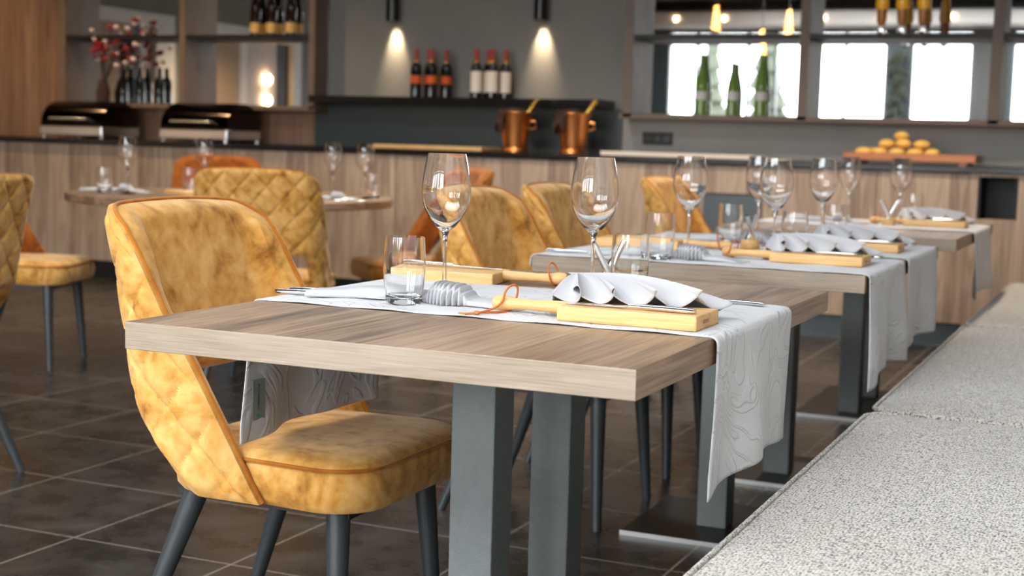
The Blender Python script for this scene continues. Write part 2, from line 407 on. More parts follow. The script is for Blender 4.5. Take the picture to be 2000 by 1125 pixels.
# ------------------------------------------------------------------ the room
XW, XE, YN, ZC = -9.6, 0.55, 8.4, 3.0
structure(MB().box(XW - .2, XE + .2, YW - .2, YN + .2, -0.1, 0).build('floor', M['tile']))
c_ = MB(); yy = YW - .2
for q in ADDED_ROOF_LIGHTS:
    c_.box(XW - .2, XE + .2, yy, q[2], ZC, ZC + .1); c_.box(XW - .2, q[0], q[2], q[3], ZC, ZC + .1); c_.box(q[1], XE + .2, q[2], q[3], ZC, ZC + .1); yy = q[3]
c_.box(XW - .2, XE + .2, yy, YN + .2, ZC, ZC + .1)
structure(c_.build('ceiling', M['ceil']))
structure(MB().box(XW - .2, XE + .2, YN, YN + .15, 0, ZC).build('wall_north', M['wall']))
structure(MB().box(XE, XE + .15, YW, YN, 0, ZC).build('wall_east', M['white']))  # unseen wall, made white to bounce light onto the chairs
# west wall with two white-framed openings
w = MB(); ops = [(4.10, 5.53), (1.60, 3.66)]
w.box(XW - .15, XW, YW, 1.60, 0, ZC); w.box(XW - .15, XW, 3.66, 4.10, 0, ZC); w.box(XW - .15, XW, 5.53, YN, 0, ZC)
for a, b in ops: w.box(XW - .15, XW, a, b, 2.24, ZC)
structure(w.build('wall_west', M['wall']))
def west_door(n, y0, y1, jl, jr, strips):
    f = MB(); f.box(XW - .1, XW + .04, y0, y0 + jl, 0, 2.24); f.box(XW - .1, XW + .04, y1 - jr, y1, 0, 2.24); f.box(XW - .1, XW + .04, y0 + jl, y1 - jr, 2.10, 2.24)
    o = structure(f.build('door_%d' % n, M['white'], bevel=.004))
    for nm, a, b, mat in strips: MB().box(XW - .08, XW - .03, a, b, 0.0, 2.10).build(nm, mat, o)
west_door(1, 4.10, 5.53, .32, .20, [('door_leaf', 4.42, 4.60, M['pale']), ('door_leaf', 4.60, 4.72, M['blackmat']), ('door_leaf', 4.72, 5.33, M['tan'])])
west_door(2, 1.60, 3.66, .18, .16, [('door_leaf', 1.78, 2.05, M['blackmat']), ('door_leaf', 2.05, 2.66, M['pale']), ('door_leaf', 2.66, 2.80, M['white']), ('door_leaf', 2.80, 3.30, M['tan']), ('door_leaf', 3.30, 3.50, M['blackmat'])])
# south wall: window front
w = MB(); xs = [XW] + [v for p in WIN for v in p] + [XE]
for i in range(0, len(xs), 2): w.box(xs[i], xs[i + 1], YW - .15, YW, 0, ZC)
for a, b in WIN: w.box(a, b, YW - .15, YW, 2.64, ZC); w.box(a, b, YW - .15, YW, 0, .08)
structure(w.build('wall_south', M['slate']))
mull = [[-5.93, -5.195, -4.80], [-3.845], [], [-0.85]]
for i, (a, b) in enumerate(WIN):
    f = MB(); t = .035
    f.box(a, a + t, YW - .1, YW + .01, .08, 2.64); f.box(b - t, b, YW - .1, YW + .01, .08, 2.64)
    f.box(a + t, b - t, YW - .1, YW + .01, 2.60, 2.64); f.box(a + t, b - t, YW - .1, YW + .01, .08, .14); f.box(a + t, b - t, YW - .1, YW + .01, 2.44, 2.53)
    for x in mull[i]: f.box(x - t / 2, x + t / 2, YW - .1, YW + .01, .14, 2.60)
    o = structure(f.build('window_%d' % (i + 1), M['slate']))
    MB().box(a + t, b - t, YW - .06, YW - .055, .14, 2.60).build('pane', M['pane'], o)
for i, SK in enumerate(ADDED_ROOF_LIGHTS):
    f = MB(); f.box(SK[0], SK[1], SK[2], SK[2] + .05, ZC, ZC + .1); f.box(SK[0], SK[1], SK[3] - .05, SK[3], ZC, ZC + .1)
    for q in range(5):
        x = SK[0] + (SK[1] - SK[0] - .05) * q / 4; f.box(x, x + .05, SK[2] + .05, SK[3] - .05, ZC, ZC + .1)
    o = structure(f.build('window_%d' % (5 + i), M['slate']))  # frame of an added roof light, numbered on after the front windows
    MB().box(SK[0] + .05, SK[1] - .05, SK[2] + .05, SK[3] - .05, ZC + .09, ZC + .095).build('pane', M['pane'], o)
# soffit above the windows, plinth
structure(MB().box(XW, XE, YW, YW + .55, 2.66, 2.86).build('trim_1', M['white'], bevel=.03))
# outdoors
structure(MB().box(-70, 60, -60, YW - .2, -.12, -.02).build('terrace_ground', M['terrace']))
def bank(u, v):
    x = -70 + 130 * u; y = -26 - 34 * v
    return (x, y, (1.9 + .5 * math.sin(x * .21) + .3 * math.sin(x * .53 + 1)) * sstep(0, .12, v) - .02)
structure(MB().grid(bank, 80, 10).build('meadow_bank', M['grass'], smooth=True))

for i, (x, y, h) in enumerate([(-10.6, -20, 4.4), (-9.6, -22, 5.2)]):
    t = thing('conifer', 'dark conifer outside the front windows, ' + ['nearest the left', 'tallest', 'farthest right'][i], 'tree', (x, y, 0), 0, 'conifers outside')
    MB().tube([(0, 0, -.1), (0, 0, h * .9)], [.1, .03], 8).build('trunk', M['stemg'], t)
    m = MB(); rs = random.Random(i)
    for q in range(9):
        zz = h * (.12 + .095 * q); r0_ = h * .17 * (1 - q / 9.5)
        m.loft([[(r0_ * (1 + .18 * math.sin(a * 5 + q)) * math.cos(2 * PI * a / 16), r0_ * (1 + .18 * math.sin(a * 5 + q)) * math.sin(2 * PI * a / 16), zz) for a in range(16)], [(.03 * math.cos(2 * PI * a / 16), .03 * math.sin(2 * PI * a / 16), zz + h * .2) for a in range(16)]])
    m.build('foliage', M['leaf'], t)
t = thing('potted_plant', 'tall grey-green potted plant between the windows behind the camera', 'plant', (-3.12, -2.75, 0))
MB().lathe([(.0, 0), (.12, 0), (.16, .35), (.14, .35), (.13, .3), (.0, .3)], 24, cap=False).build('pot', M['slate'], t, smooth=True)
MB().tube([(0, 0, .3), (.02, 0, 2.0)], .018, 8).build('stem', M['stemg'], t)
m = MB(); rs = random.Random(11)
for q in range(150):
    a = rs.uniform(0, 2 * PI); r0_ = rs.uniform(.02, .13); zz = rs.uniform(.7, 2.3)
    m.blob((r0_ * math.cos(a), r0_ * math.sin(a), zz), (.035, .035, .05), 6, 4)
m.build('foliage', M['leaf'], t, smooth=True)

# ------------------------------------------------------------------ counter with cabinet units
YC = 7.8
edges = [-7.75, -7.2, -6.62, -6.03, -5.45, -4.86, -4.233, -3.654, -3.054, -2.46, -1.87, -1.315, -0.845, -0.30]
ord_ = ['first', 'second', 'third', 'fourth', 'fifth', 'sixth', 'seventh', 'eighth', 'ninth', 'tenth', 'eleventh', 'twelfth', 'thirteenth']
where = ['at the far left end of the back counter', 'left of the first chafing dish', 'under the left chafing dish', 'under the gap between the chafing dishes', 'under the right chafing dish',
         'behind the rust chair of the round table', 'under the left end of the wall ledge', 'under the red wine bottles', 'under the copper wine coolers', 'below the black socket strip',
         'left of the bread tray', 'under the bread tray', 'with a dark open niche at the right end']
for i in range(13):
    a, b = edges[i], edges[i + 1]
    t = thing('base_cabinet', 'oak-fronted base cabinet ' + where[i], 'cabinet', ((a + b) / 2, YC, 0), 0, 'base cabinets of the back counter')
    hw = (b - a) / 2
    if i == 12:
        a_, b_ = -hw + .045, -hw + .245
        m = MB(); m.box(-hw, hw, .0, .58, .12, .685); m.box(-hw, a_, .0, .58, .685, .92); m.box(b_, hw, 0, .58, .685, .92); m.box(a_, b_, .35, .58, .685, .92); m.box(a_, b_, 0, .35, .905, .92)
        m.build('carcass', M['panel'], t)
        n = MB(); n.box(a_ + .001, a_ + .012, .012, .349, .686, .904); n.box(a_ + .012, b_ - .012, .335, .349, .686, .904); n.box(b_ - .012, b_ - .001, .012, .349, .686, .904); n.build('niche_liner', M['blackmat'], t)
    else:
        MB().box(-hw, hw, .022, .58, .12, .92).build('carcass', M['blackmat'], t)
        MB().box(-hw + .002, hw - .002, 0, .02, .13, .915).build('door', M['panel'], t, bevel=.001)
    MB().box(-hw, hw, .05, .56, 0, .12).build('plinth', M['slate'] if i > 8 else M['blackmat'], t)
tag(MB().box(-9.4, .1, YC - .02, YN, .922, .952).build('worktop', M['black'], bevel=.002), 'long black gloss worktop running over all the oak base cabinets', 'worktop')
t = thing('appliance_panel', 'dark slate panel set in the oak counter front behind the second table', 'panel', (-2.1, YC - .012, .58))
MB().box(-.165, .165, 0, .011, -.03, .185).build('face', M['slate'], t, bevel=.002)
MB().box(-.165, .165, -.003, 0, .178, .185).build('top_trim', M['blackmat'], t)
# wooden wall cladding on the left
t = structure(MB().box(XW, -7.30, YN - .05, YN - .005, .955, ZC).build('wall_cladding', M['walnut']))
# wall behind the worktop
structure(MB().box(-7.30, -5.16, YN - .03, YN - .002, .955, 1.19).build('backsplash_left', M['walnut']))
structure(MB().box(-5.16, -2.96, YN - .03, YN - .002, .955, 1.235).build('backsplash_middle', M['niche']))
structure(MB().box(-2.96, .3, YN - .03, YN - .002, .955, 1.19).build('backsplash_right', M['wallgrey']))

def cabinet(name, label, x0, x1, ups, shelf_z, zb, zt, frame, w=.045, shelf_mat=None):
    t = thing(name, label, 'cabinet', (0, 0, 0))
    MB().box(x0, x1, YN - .012, YN - .004, zb, zt).build('mirror', M['mirror'], t)
    for k, x in enumerate(ups): MB().box(x - w / 2, x + w / 2, YN - .2, YN - .012, zb - .02, zt).build('upright', frame, t)
    MB().box(x0, x1, YN - .2, YN - .012, zb - .03, zb).build('bottom_board', frame, t)
    for a, b in zip(ups, ups[1:]): MB().box(a + w / 2, b - w / 2, YN - .19, YN - .012, shelf_z, shelf_z + .028).build('shelf', shelf_mat or M['blackmat'], t)
    return t
k = 8.2 / 8.4
cabinet('mirror_cabinet', 'left mirror-backed wall cabinet with wine bottles above the chafing dishes', -7.2, -5.06, [-7.17, -6.13, -5.09], 1.655, 1.21, ZC, M['frame'])
cabinet('mirror_cabinet', 'right mirror-backed wall cabinet with green bottles, reflecting bright windows', -2.93, .12, [-2.88, -1.83, -.785, .10], 1.645, 1.205, ZC, M['frame'], .055)
# ledge
t = tag(MB().box(-5.08, -3.03, YN - .25, YN - .002, 1.237, 1.282).build('wall_ledge', M['black'], bevel=.002), 'long dark ledge shelf with red-capped wine bottles on the grey wall', 'shelf')
# sockets
t = thing('socket_strip', 'black triple socket strip on the grey backsplash above the counter', 'socket', (-2.735, YN - .03, 1.06))
MB().box(-.095, .095, -.012, 0, -.038, .038).build('plate', M['blackmat'], t, bevel=.002)
for q in (-.06, 0, .06): MB().lathe([(.022, 0), (.022, .004), (.016, .004), (.015, .001)], 20).build('socket', M['black'], t).matrix_local = Matrix.Translation((q, -.012, 0)) @ Matrix.Rotation(PI / 2, 4, 'X')

# wall lamps
for i, (x, nm) in enumerate([(-4.565, 'left'), (-3.52, 'right')]):
    t = thing('wall_lamp', ['left-hand', 'right-hand'][i] + ' black cylinder downlight throwing a warm cone on the wall', 'lamp', (x, YN - .062, 1.775))
    m = MB(); m.lathe([(.036, .0), (.043, 0), (.043, .42), (.0, .42)], 28, cap=False); m.lathe([(.036, 0), (.036, .06), (.0, .06)], 28, cap=False); m.build('shade', M['black'], t, smooth=True)
    MB().box(-.02, .02, .035, .061, .3, .38).build('bracket', M['black'], t)
    MB().lathe([(.0, .045), (.030, .045), (.030, .056), (0, .056)], 20, cap=False).build('bulb', M['bulb'], t)
    spot(x, YN - .056, 1.786, 24, (1.0, .78, .50), 50, 1.0, .015, (0, .30, -1))

# ------------------------------------------------------------------ bottles and wares on the back wall
def bottle(name, label, cat, x, y, z, prof, mat, extras, group):
    t = thing(name, label, cat, (x, y, z), 0, group)
    MB().lathe(prof, 20).build('glass_body', mat, t, smooth=True)
    for nm, pr, mt in extras: MB().lathe(pr, 20).build(nm, mt, t, smooth=True)
    return t
bord = [(.03, 0), (.036, .004), (.036, .175), (.03, .2), (.0145, .225), (.0145, .30)]
def red_bottle(x, y, lab, label, group):
    return bottle('wine_bottle', label, 'bottle', x, y, 1.283, bord, M['darkglass'],
        [('capsule', [(.0158, .228), (.0158, .302), (.0, .303)], M['red']), ('gold_ring', [(.016, .214), (.0168, .228)], M['gold']), ('paper_label', [(.0368, lab[1]), (.0368, lab[2])], M[lab[0]])], group)
g1 = [(-4.31, 8.20), (-4.262, 8.29), (-4.20, 8.20), (-4.14, 8.29)]
pos4 = ['leftmost', 'second from left', 'third from left', 'rightmost']
for i, (x, y) in enumerate(g1): red_bottle(x, y, ('orangelabel', .085, .135), 'red-capped bottle with orange label on the ledge, %s of its four' % pos4[i], 'orange-label bottles on the ledge')
g2 = [(-3.885, 8.20), (-3.842, 8.29), (-3.775, 8.20), (-3.725, 8.29)]
for i, (x, y) in enumerate(g2): red_bottle(x, y, ('cream', .035, .165), 'red-capped bottle with tall cream label on the ledge, %s of its four' % pos4[i], 'cream-label bottles on the ledge')
flute = [(.03, 0), (.037, .004), (.037, .16), (.030, .22), (.0155, .30), (.0145, .36)]
for i, x in enumerate([-2.465, -2.275, -2.105]):
    bottle('wine_bottle', ['tall green wine bottle in the mirror cabinet, left of three', 'tall green wine bottle in the mirror cabinet, middle of three', 'tall green wine bottle in the mirror cabinet, right of three'][i], 'bottle',
        x, 8.347, 1.206, [(r, z * (1.0 if i != 1 else .86)) for r, z in flute], M['greenglass'], [('paper_label', [(.0375, .09), (.0375, .14)], M['white'])], 'green bottles in the mirror cabinet')
for i, x in enumerate([-5.63, -5.50, -5.345]):
    bottle('wine_bottle', 'slender brown bottle with yellow label on upper left shelf, ' + ['left of three', 'middle of three', 'right of three'][i], 'bottle',
        x, 8.347, 1.684, [(r, z * .95) for r, z in flute], M['brownglass'], [('paper_label', [(.0375, .02), (.0375, .085)], M['yellowlabel'])], 'brown bottles on the left shelf')
for i, x in enumerate([-6.75, -6.60, -6.43]):
    bottle('wine_bottle', 'dark wine bottle beside the red blossoms in left cabinet, ' + ['left of three', 'middle of three', 'right of three'][i], 'bottle',
        x, 8.347, 1.211, [(r, z * .85) for r, z in bord], M['darkglass'], [], 'dark bottles in the left cabinet')
# vase of red and white blossom
t = thing('flower_vase', 'vase of red and pale blossom twigs in the left mirror cabinet', 'vase', (-6.88, 8.29, 1.211))
MB().lathe([(.03, 0), (.045, .01), (.05, .08), (.03, .15), (.025, .17)], 20).build('vase', M['darkcloth'], t, smooth=True)
tw = MB(); fl = MB(); fw_ = MB(); rr = random.Random(3)
for i in range(14):
    a = rr.uniform(-.25, .62); h = rr.uniform(.2, .42); yy = rr.uniform(-.08, .03)
    e = Vector((a * .62, yy, .15 + h)); tw.tube([(0, 0, .12), (e.x * .4, yy * .5, .15 + h * .6), e], .003, 5)
    for q in range(5):
        c = (e.x + rr.uniform(-.06, .06), e.y + rr.uniform(-.03, .02), e.z + rr.uniform(-.10, .04)); rad = rr.uniform(.012, .024)
        (fl if rr.random() < .62 else fw_).blob(c, (rad, rad, rad * .8), 8, 5)
tw.build('twigs', M['stemg'], t, smooth=True); fl.build('red_blossom', M['flower'], t, smooth=True); fw_.build('pale_blossom', M['flowerw'], t, smooth=True)

# chafing dishes
def chafing(x, y, label):
    t = thing('chafing_dish', label, 'chafing dish', (x, y, .953), 0, 'roll-top chafing dishes')
    MB().box(-.27, .27, -.2, .2, .02, .085).build('water_pan', M['steel'], t, bevel=.006)
    for a in (-.25, .25):
        for b in (-.18, .18): MB().lathe([(.014, 0), (.014, .02)], 12, (a, b, 0)).build('foot', M['steel'], t)
    n = 24; rings = []
    for xx, s_ in ((-.265, .0), (-.265, 1), (.265, 1), (.265, 0)):
        rings.append([(xx, -.195 * math.cos(PI * q / n) * max(s_, .02), .086 + .175 * math.sin(PI * q / n) * max(s_, .02)) for q in range(n + 1)])
    MB().loft(rings, False, False).build('roll_lid', plain('black_chrome_lid', lin(60, 52, 46), .10, 1.0) if 'lid' not in M else M['lid'], t, smooth=True)
    MB().tube([(-.16, -.19, .13), (-.16, -.225, .135), (.16, -.225, .135), (.16, -.19, .13)], .008).build('lid_handle', M['steel'], t, smooth=True)
    return t
M['lid'] = plain('black_chrome_lid', lin(64, 54, 46), .12, 1.0)
chafing(-6.80, 8.05, 'left roll-top chafing dish of dark polished steel on the counter')
chafing(-5.78, 8.05, 'right roll-top chafing dish of dark polished steel on the counter')

# copper coolers
def cooler(x, y, label, s):
    t = thing('wine_cooler', label, 'wine cooler', (x, y, .953), 0, 'copper wine coolers')
    MB().lathe([(.085, 0), (.088, .006), (.070, .03), (.075, .05), (.097, .22), (.106, .24), (.104, .243), (.092, .22), (.068, .05), (.0, .045)], 36, cap=False).build('bucket', M['copper'], t, smooth=True)
    for sg in (-1, 1): MB().tube([(sg * .097, 0, .19), (sg * .128, 0, .185), (sg * .132, 0, .15), (sg * .092, 0, .14)], .006, 8).build('ring_handle', M['copper'], t, smooth=True)
    def cl(u, v):
        a = PI * .72 + PI * .66 * u + s; r = .10 + .02 * v + .012 * math.sin(9 * u * PI) * v
        return (r * math.cos(a), r * math.sin(a), .255 - .14 * v * (.55 + .45 * math.sin(u * PI * 2.4) ** 2) + .012 * math.sin(u * 14) * (1 - v))
    MB().grid(cl, 40, 10).build('draped_cloth', M['darkcloth'], t, smooth=True, solid=.006)
    MB().blob((-.01, 0, .225), (.085, .085, .045)).build('cloth_bundle', M['darkcloth'], t, smooth=True)
    b = thing('sparkling_bottle', label.split(' copper')[0] + ' gold-foil bottle neck leaning out of a copper cooler', 'bottle', (x + .02, y, .953 + .16), 0, 'bottles in the copper coolers')
    o = MB().lathe([(.032, -.06), (.032, .03), (.02, .09), (.0155, .12), (.015, .17), (.017, .172), (.017, .20), (.0, .203)], 20).build('foil_neck', M['gold'], b, smooth=True); o.rotation_euler = (0, R(36), 0)
    return t
cooler(-3.525, 8.02, 'left copper ice bucket with dark cloth on the counter', 0)
cooler(-3.16, 8.05, 'right copper ice bucket with dark cloth on the counter', .25)

# bread tray
t = thing('bread_tray', 'orange-brown wooden tray heaped with golden rolls on the counter', 'tray', (-1.17, 8.02, .953))
m = MB(); m.box(-.33, .33, -.16, .16, .02, .04); m.box(-.33, .33, -.17, -.155, .02, .06); m.box(-.33, .33, .155, .17, .02, .06); m.box(-.345, -.33, -.17, .17, .02, .06); m.box(.33, .345, -.17, .17, .02, .06)
m.build('tray_base', M['tray'], t, bevel=.002)
for a in (-.28, .28): MB().box(a - .02, a + .02, -.15, .15, 0, .02).build('foot', M['tray'], t)
buns = [(-.225, -.05, .04), (-.135, -.07, .04), (-.045, -.07, .04), (.05, -.06, .04), (.14, -.06, .04), (-.18, .06, .04), (-.06, .06, .04), (.04, .06, .04), (-.11, -.01, .085), (-.02, -.02, .088), (.075, 0, .085), (-.035, 0, .13)]
bl = ['at the left end of the bottom row', 'second in the front bottom row', 'third in the front bottom row', 'fourth in the front bottom row', 'at the right end of the bottom row', 'at back left', 'at back centre', 'at back right', 'left in the second layer', 'middle of the second layer', 'right in the second layer', 'on the very top of the heap']
for i, (a, b, c) in enumerate(buns):
    o = MB().blob((0, 0, .024), (.048 + .004 * math.sin(i * 5), .041, .026), 18, 10).build('bread_roll', M['bun'], smooth=True, loc=(-1.17 - .03 + a, 8.02 + b, .953 + c))
    o.rotation_euler = (0, 0, i * 1.3); tag(o, 'golden bread roll ' + bl[i] + ' on the tray', 'bread', 'rolls on the bread tray')

# long slabs lying on the worktop
tag(MB().box(-2.93, -2.02, 7.9, 8.2, .953, .978).build('stone_slab', M['cream'], bevel=.003), 'long cream slab lying on the worktop right of the copper buckets', 'slab')
tag(MB().box(-4.52, -3.72, 7.95, 8.25, .953, .977).build('wooden_slab', M['board'], bevel=.003), 'long pale wooden slab lying on the worktop left of the copper buckets', 'board')

# amber pendant trio, near the right cabinet
for i, px in enumerate([-1.363, -1.256, -1.146]):
    t = thing('pendant_lamp', 'amber glass cone pendant before the right mirror, ' + ['left of three', 'middle of three', 'right of three'][i], 'lamp', (px, 7.95, 1.70), 0, 'amber pendants')
    MB().lathe([(.0, .075), (.03, .078), (.036, .10), (.034, .13), (.024, .22), (.012, .30)], 24).build('amber_shade', M['amber'], t, smooth=True)
    MB().lathe([(.022, .0), (.026, .03), (.027, .078)], 24).build('collar', M['amberdark'], t, smooth=True)
    MB().blob((0, 0, -.03), (.026, .026, .032), 16, 10).build('glass_drop', M['glass'], t, smooth=True)
    MB().lathe([(.003, .3), (.003, ZC - 1.70)], 8).build('cable', M['blackmat'], t)
# ceiling fill spots, added; lamps behind the camera that show in the mirrors
sl = ['over the far left counter', 'over the left chafing dish', 'over the right chafing dish', 'over the copper coolers', 'over the bread tray', 'over the round table', 'by the white framed doors', 'over the chair row', 'over the second table']
for i, (x, y, p) in enumerate([(-8.0, 7.6, 60), (-6.8, 7.3, 70), (-5.6, 7.3, 90), (-3.4, 6.7, 120), (-1.2, 6.6, 170), (-4.2, 5.6, 45), (-8.4, 3.8, 260), (-2.6, 4.6, 0), (-1.0, 4.4, 0)]):
    t = thing('fill_spotlight', 'added warm fill spotlight ' + sl[i], 'lamp', (x, y, ZC - .02), 0, 'added fill spotlights')
    MB().lathe([(.05, 0), (.06, 0), (.06, .02), (.05, .02)], 24).build('trim_ring', M['blackmat'], t)
    MB().lathe([(.0, .008), (.045, .008), (.045, .015), (0, .015)], 20).build('bulb', M['bulb'], t)
    if p: spot(x, y, ZC - .04, p, WARM if x < -4 else (1.0, .84, .66), 110, .8, .05)
for i, x in enumerate([-6.6, -6.08, -5.4, -4.05, -3.3, -2.4, -.9]):
    t = tag(MB().lathe([(.0, 0), (.022, 0), (.026, .012), (0, .012)], 16).build('soffit_spotlight', M['bulb'], loc=(x, YW + .555, 2.76)), 'small warm spotlight in the white soffit over the windows, number %s from the left' % ['one', 'two', 'three', 'four', 'five', 'six', 'seven'][i], 'lamp', 'soffit spotlights'); t.rotation_euler = (-PI / 2, 0, 0)
for i, (x, z) in enumerate([(-5.1, 2.48), (-4.5, 2.18), (-4.17, 2.42)]):
    t = thing('filament_pendant', 'glowing orange spiral filament pendant behind the camera, ' + ['left of three', 'lowest of three', 'right of three'][i], 'lamp', (x, -1.0, z), 0, 'filament pendants')
    MB().tube([(.04 * math.cos(q * .9) * (.4 + q / 40), .04 * math.sin(q * .9), .3 - q * .0085) for q in range(36)], .008, 6).build('filament', M['filament'], t, smooth=True)
    MB().lathe([(.004, .3), (.004, ZC - z)], 8).build('cable', M['blackmat'], t)
for i, z in enumerate([1.66, 1.42]):
    tag(MB().blob((0, 0, 0), (.03, .06, .06)).build('wall_sconce', M['bulb'], smooth=True, loc=(XW - .02 + .03, 2.28, z)), ['upper', 'lower'][i] + ' round warm sconce on the pale door panel', 'lamp')
# curtain
def cur(u, v): return (-2.2 + .26 * u, YW + .12 + .03 * math.sin(u * 26), .02 + 2.6 * v)
tag(MB().grid(cur, 60, 2).build('curtain', M['curtain'], smooth=True, solid=.004), 'grey curtain drawn between the windows behind the camera', 'curtain')

# ------------------------------------------------------------------ bench
for i, (y0, y1, lb) in enumerate([(-.40, 1.375, 'nearest grey tweed bench cushion, beside the camera'), (1.375, 3.165, 'grey tweed bench cushion beside the nearest table, brightest in light'), (3.175, 4.955, 'grey tweed bench cushion beside the second table'), (4.965, 6.75, 'grey tweed bench cushion at far end by the counter')]):
    hx, hy = .325, (y1 - y0) / 2
    rings = []
    def rr_(z, ins, n=10, r=.05):
        a, b = hx - ins, hy - ins; out = []
        for cx, cy, t0 in ((a - r, b - r, 0), (-a + r, b - r, 90), (-a + r, -b + r, 180), (a - r, -b + r, 270)):
            for q in range(n + 1):
                th = R(t0 + 90 * q / n); out.append((cx + r * math.cos(th), cy + r * math.sin(th), z))
        return out
    for z, ins in ((.0, .02), (.006, .004), (.05, 0), (.082, .004), (.094, .012)): rings.append(rr_(z, ins))
    m = MB(); m.loft(rings, True, False)
    def topf(u, v):
        X = -(hx - .012) + 2 * (hx - .012) * u; Y = -(hy - .012) + 2 * (hy - .012) * v
        return (X, Y, .094 + .012 * (1 - (2 * u - 1) ** 4) * (1 - (2 * v - 1) ** 16))
    m.grid(topf, 24, 40)
    t = thing('bench_cushion', lb, 'cushion', (-.205, (y0 + y1) / 2, .357), 0, 'bench cushions')
    m.build('cushion_body', M['tweed'], t, smooth=True)
    pts = [(x, y, .094) for x, y, z in rr_(0, .006, 6)]; pts.append(pts[0])
    MB().tube(pts, .0042, 8, 0, False).build('piping', M['tweed'], t, smooth=True)
t = thing('bench', 'long dark base of the grey upholstered wall bench', 'bench', (0, 0, 0))
MB().box(-.48, .12, -.4, 6.75, .06, .355).build('bench_box', M['darksteel'], t)
MB().box(-.42, .1, -.38, 6.7, 0, .06).build('plinth', M['blackmat'], t)
MB().box(.125, .25, -.4, 6.75, .06, .84).build('backrest', M['tweed'], t, bevel=.03)

# ------------------------------------------------------------------ tables
T = .73
def table(label, x0, x1, y0, y1, posts, plates):
    cx, cy = (x0 + x1) / 2, (y0 + y1) / 2
    t = thing('dining_table', label, 'table', (cx, cy, 0), 0, 'oak dining tables')
    hx, hy = (x1 - x0) / 2, (y1 - y0) / 2
    m = MB().box(-hx, hx, -hy, hy, T - .042, T)
    m.mi[2] = 1; m.mi[3] = 1
    m.build('tabletop', [M['top'], M['edge']], t, bevel=.0012)
    for (px, py) in posts: MB().box(px - cx - .04, px - cx + .04, py - cy - .04, py - cy + .04, .012, T - .043).build('post', M['darksteel'], t, bevel=.003)
    for (a, b, c, d) in plates:
        o = MB().box(a - cx, b - cx, c - cy, d - cy, .002, .012).build('base_plate', [M['plate']], t, bevel=.002)
        MB().box(a - cx, b - cx, c - cy - .003, c - cy, .0, .012).build('plate_edge', M['rim'], o)
    return t
table('nearest oak table, its bare front corner close to the camera', -1.410, -.588, 1.748, 2.972, [(-1.0, 2.172), (-1.0, 2.52)], [(-1.21, -.79, 1.97, 2.72)])
table('middle oak table of the bench row, set with two white runners', -1.432, -.586, 3.385, 4.663, [(-1.0, 3.678), (-1.0, 4.40)], [(-1.206, -.79, 3.497, 3.92), (-1.206, -.79, 4.227, 4.65)])
table('farthest oak table of the bench row, near the counter', -1.42, -.578, 5.06, 6.32, [(-1.0, 5.58), (-1.0, 5.98)], [(-1.19, -.79, 5.43, 6.14)])

# round table
RC = (-3.96, 5.69)
t = thing('round_table', 'round oak table on the left, ringed by velvet chairs', 'table', (RC[0], RC[1], 0))
m = MB(); m.lathe([(.0, T - .038), (.755, T - .038), (.76, T - .034), (.76, T - .004), (.756, T), (.0, T)], 96, cap=False)
m.build('tabletop', [M['top']], t, smooth=True)
MB().box(-.07, .07, -.07, .07, .012, T - .04).build('post', M['darksteel'], t, bevel=.003)
MB().lathe([(.0, 0), (.3, 0), (.3, .012), (.0, .012)], 48, cap=False).build('base_plate', M['plate'], t)

# ------------------------------------------------------------------ runners
def runner(label, y0, y1, xl=-1.412, xr=-.588, dl=.255, dr=.250, seed=0):
    """cloth over the table and down both ends; u across, v along"""
    x0, x1 = xl - .008, xr + .008; r = .012; z0 = T + .0016
    Ltop = x1 - x0; rs = random.Random(seed); ph = [rs.uniform(0, 6) for _ in range(6)]
    segs = []
    # path: list of (length, fn)
    tot = dl + Ltop + dr
    def f(u, v):
        s = -dl + tot * v; y = y0 + (y1 - y0) * u
        hang = 0
        if s < 0: hang = -s; x = x0; z = z0 - hang
        elif s > Ltop: hang = s - Ltop; x = x1; z = z0 - hang
        else:
            x = x0 + s; z = z0 + .0010 * math.sin(x * 40 + u * 9 + ph[0]) * math.sin(u * 17 + ph[1])+ .001
        # round the corner
        for e, sg in ((x0, -1), (x1, 1)):
            dd = (s - 0) if sg < 0 else (Ltop - s)
            if abs(dd) < r * 1.6:
                q = (dd / (r * 1.6) + 1) / 2            # 0 on the hanging side, 1 on the table
                a = q * PI / 2
                x = e - sg * (r - r * math.cos(a)) if True else x
                z = z0 - r + r * math.sin(a)
        if hang > r:
            w = min(1, (hang - r) / .2); sg = 1 if s > 0 else -1
            x += sg * w * (.012 * math.sin(u * 7.0 + ph[2]) + .007 * math.sin(u * 15 + ph[3]))
            y += w * (.006 * math.sin(u * 5 + ph[4]) - (.012 * (1 - u) * 2 * w - .012 * u if sg > 0 else .042 + .028 * u))
            x += .006 * w if sg > 0 else 0
            z += w * (.022 * math.sin(u * PI) * (1 if sg > 0 else .2)) - ((.002 if sg > 0 else .012) * (1 - u) * w)
        return (x, y, z)
    o = MB().grid(f, 56, 220).build('table_runner', M['runner'], smooth=True, solid=.0022)
    return tag(o, label, 'table runner', 'white embossed runners'), f
r0, f0 = runner('white embossed runner across the nearest table, grey tag on its left end', 2.105, 2.598, dl=.240, dr=.248, seed=1)
runner('front white embossed runner on the middle table', 3.40, 3.925, -1.434, -.586, .0 + .03, .27, 2)
runner('rear white embossed runner on the middle table', 3.995, 4.56, -1.434, -.586, .03, .26, 3)
runner('white embossed runner on the farthest table', 5.55, 6.13, -1.422, -.578, .03, .26, 4)
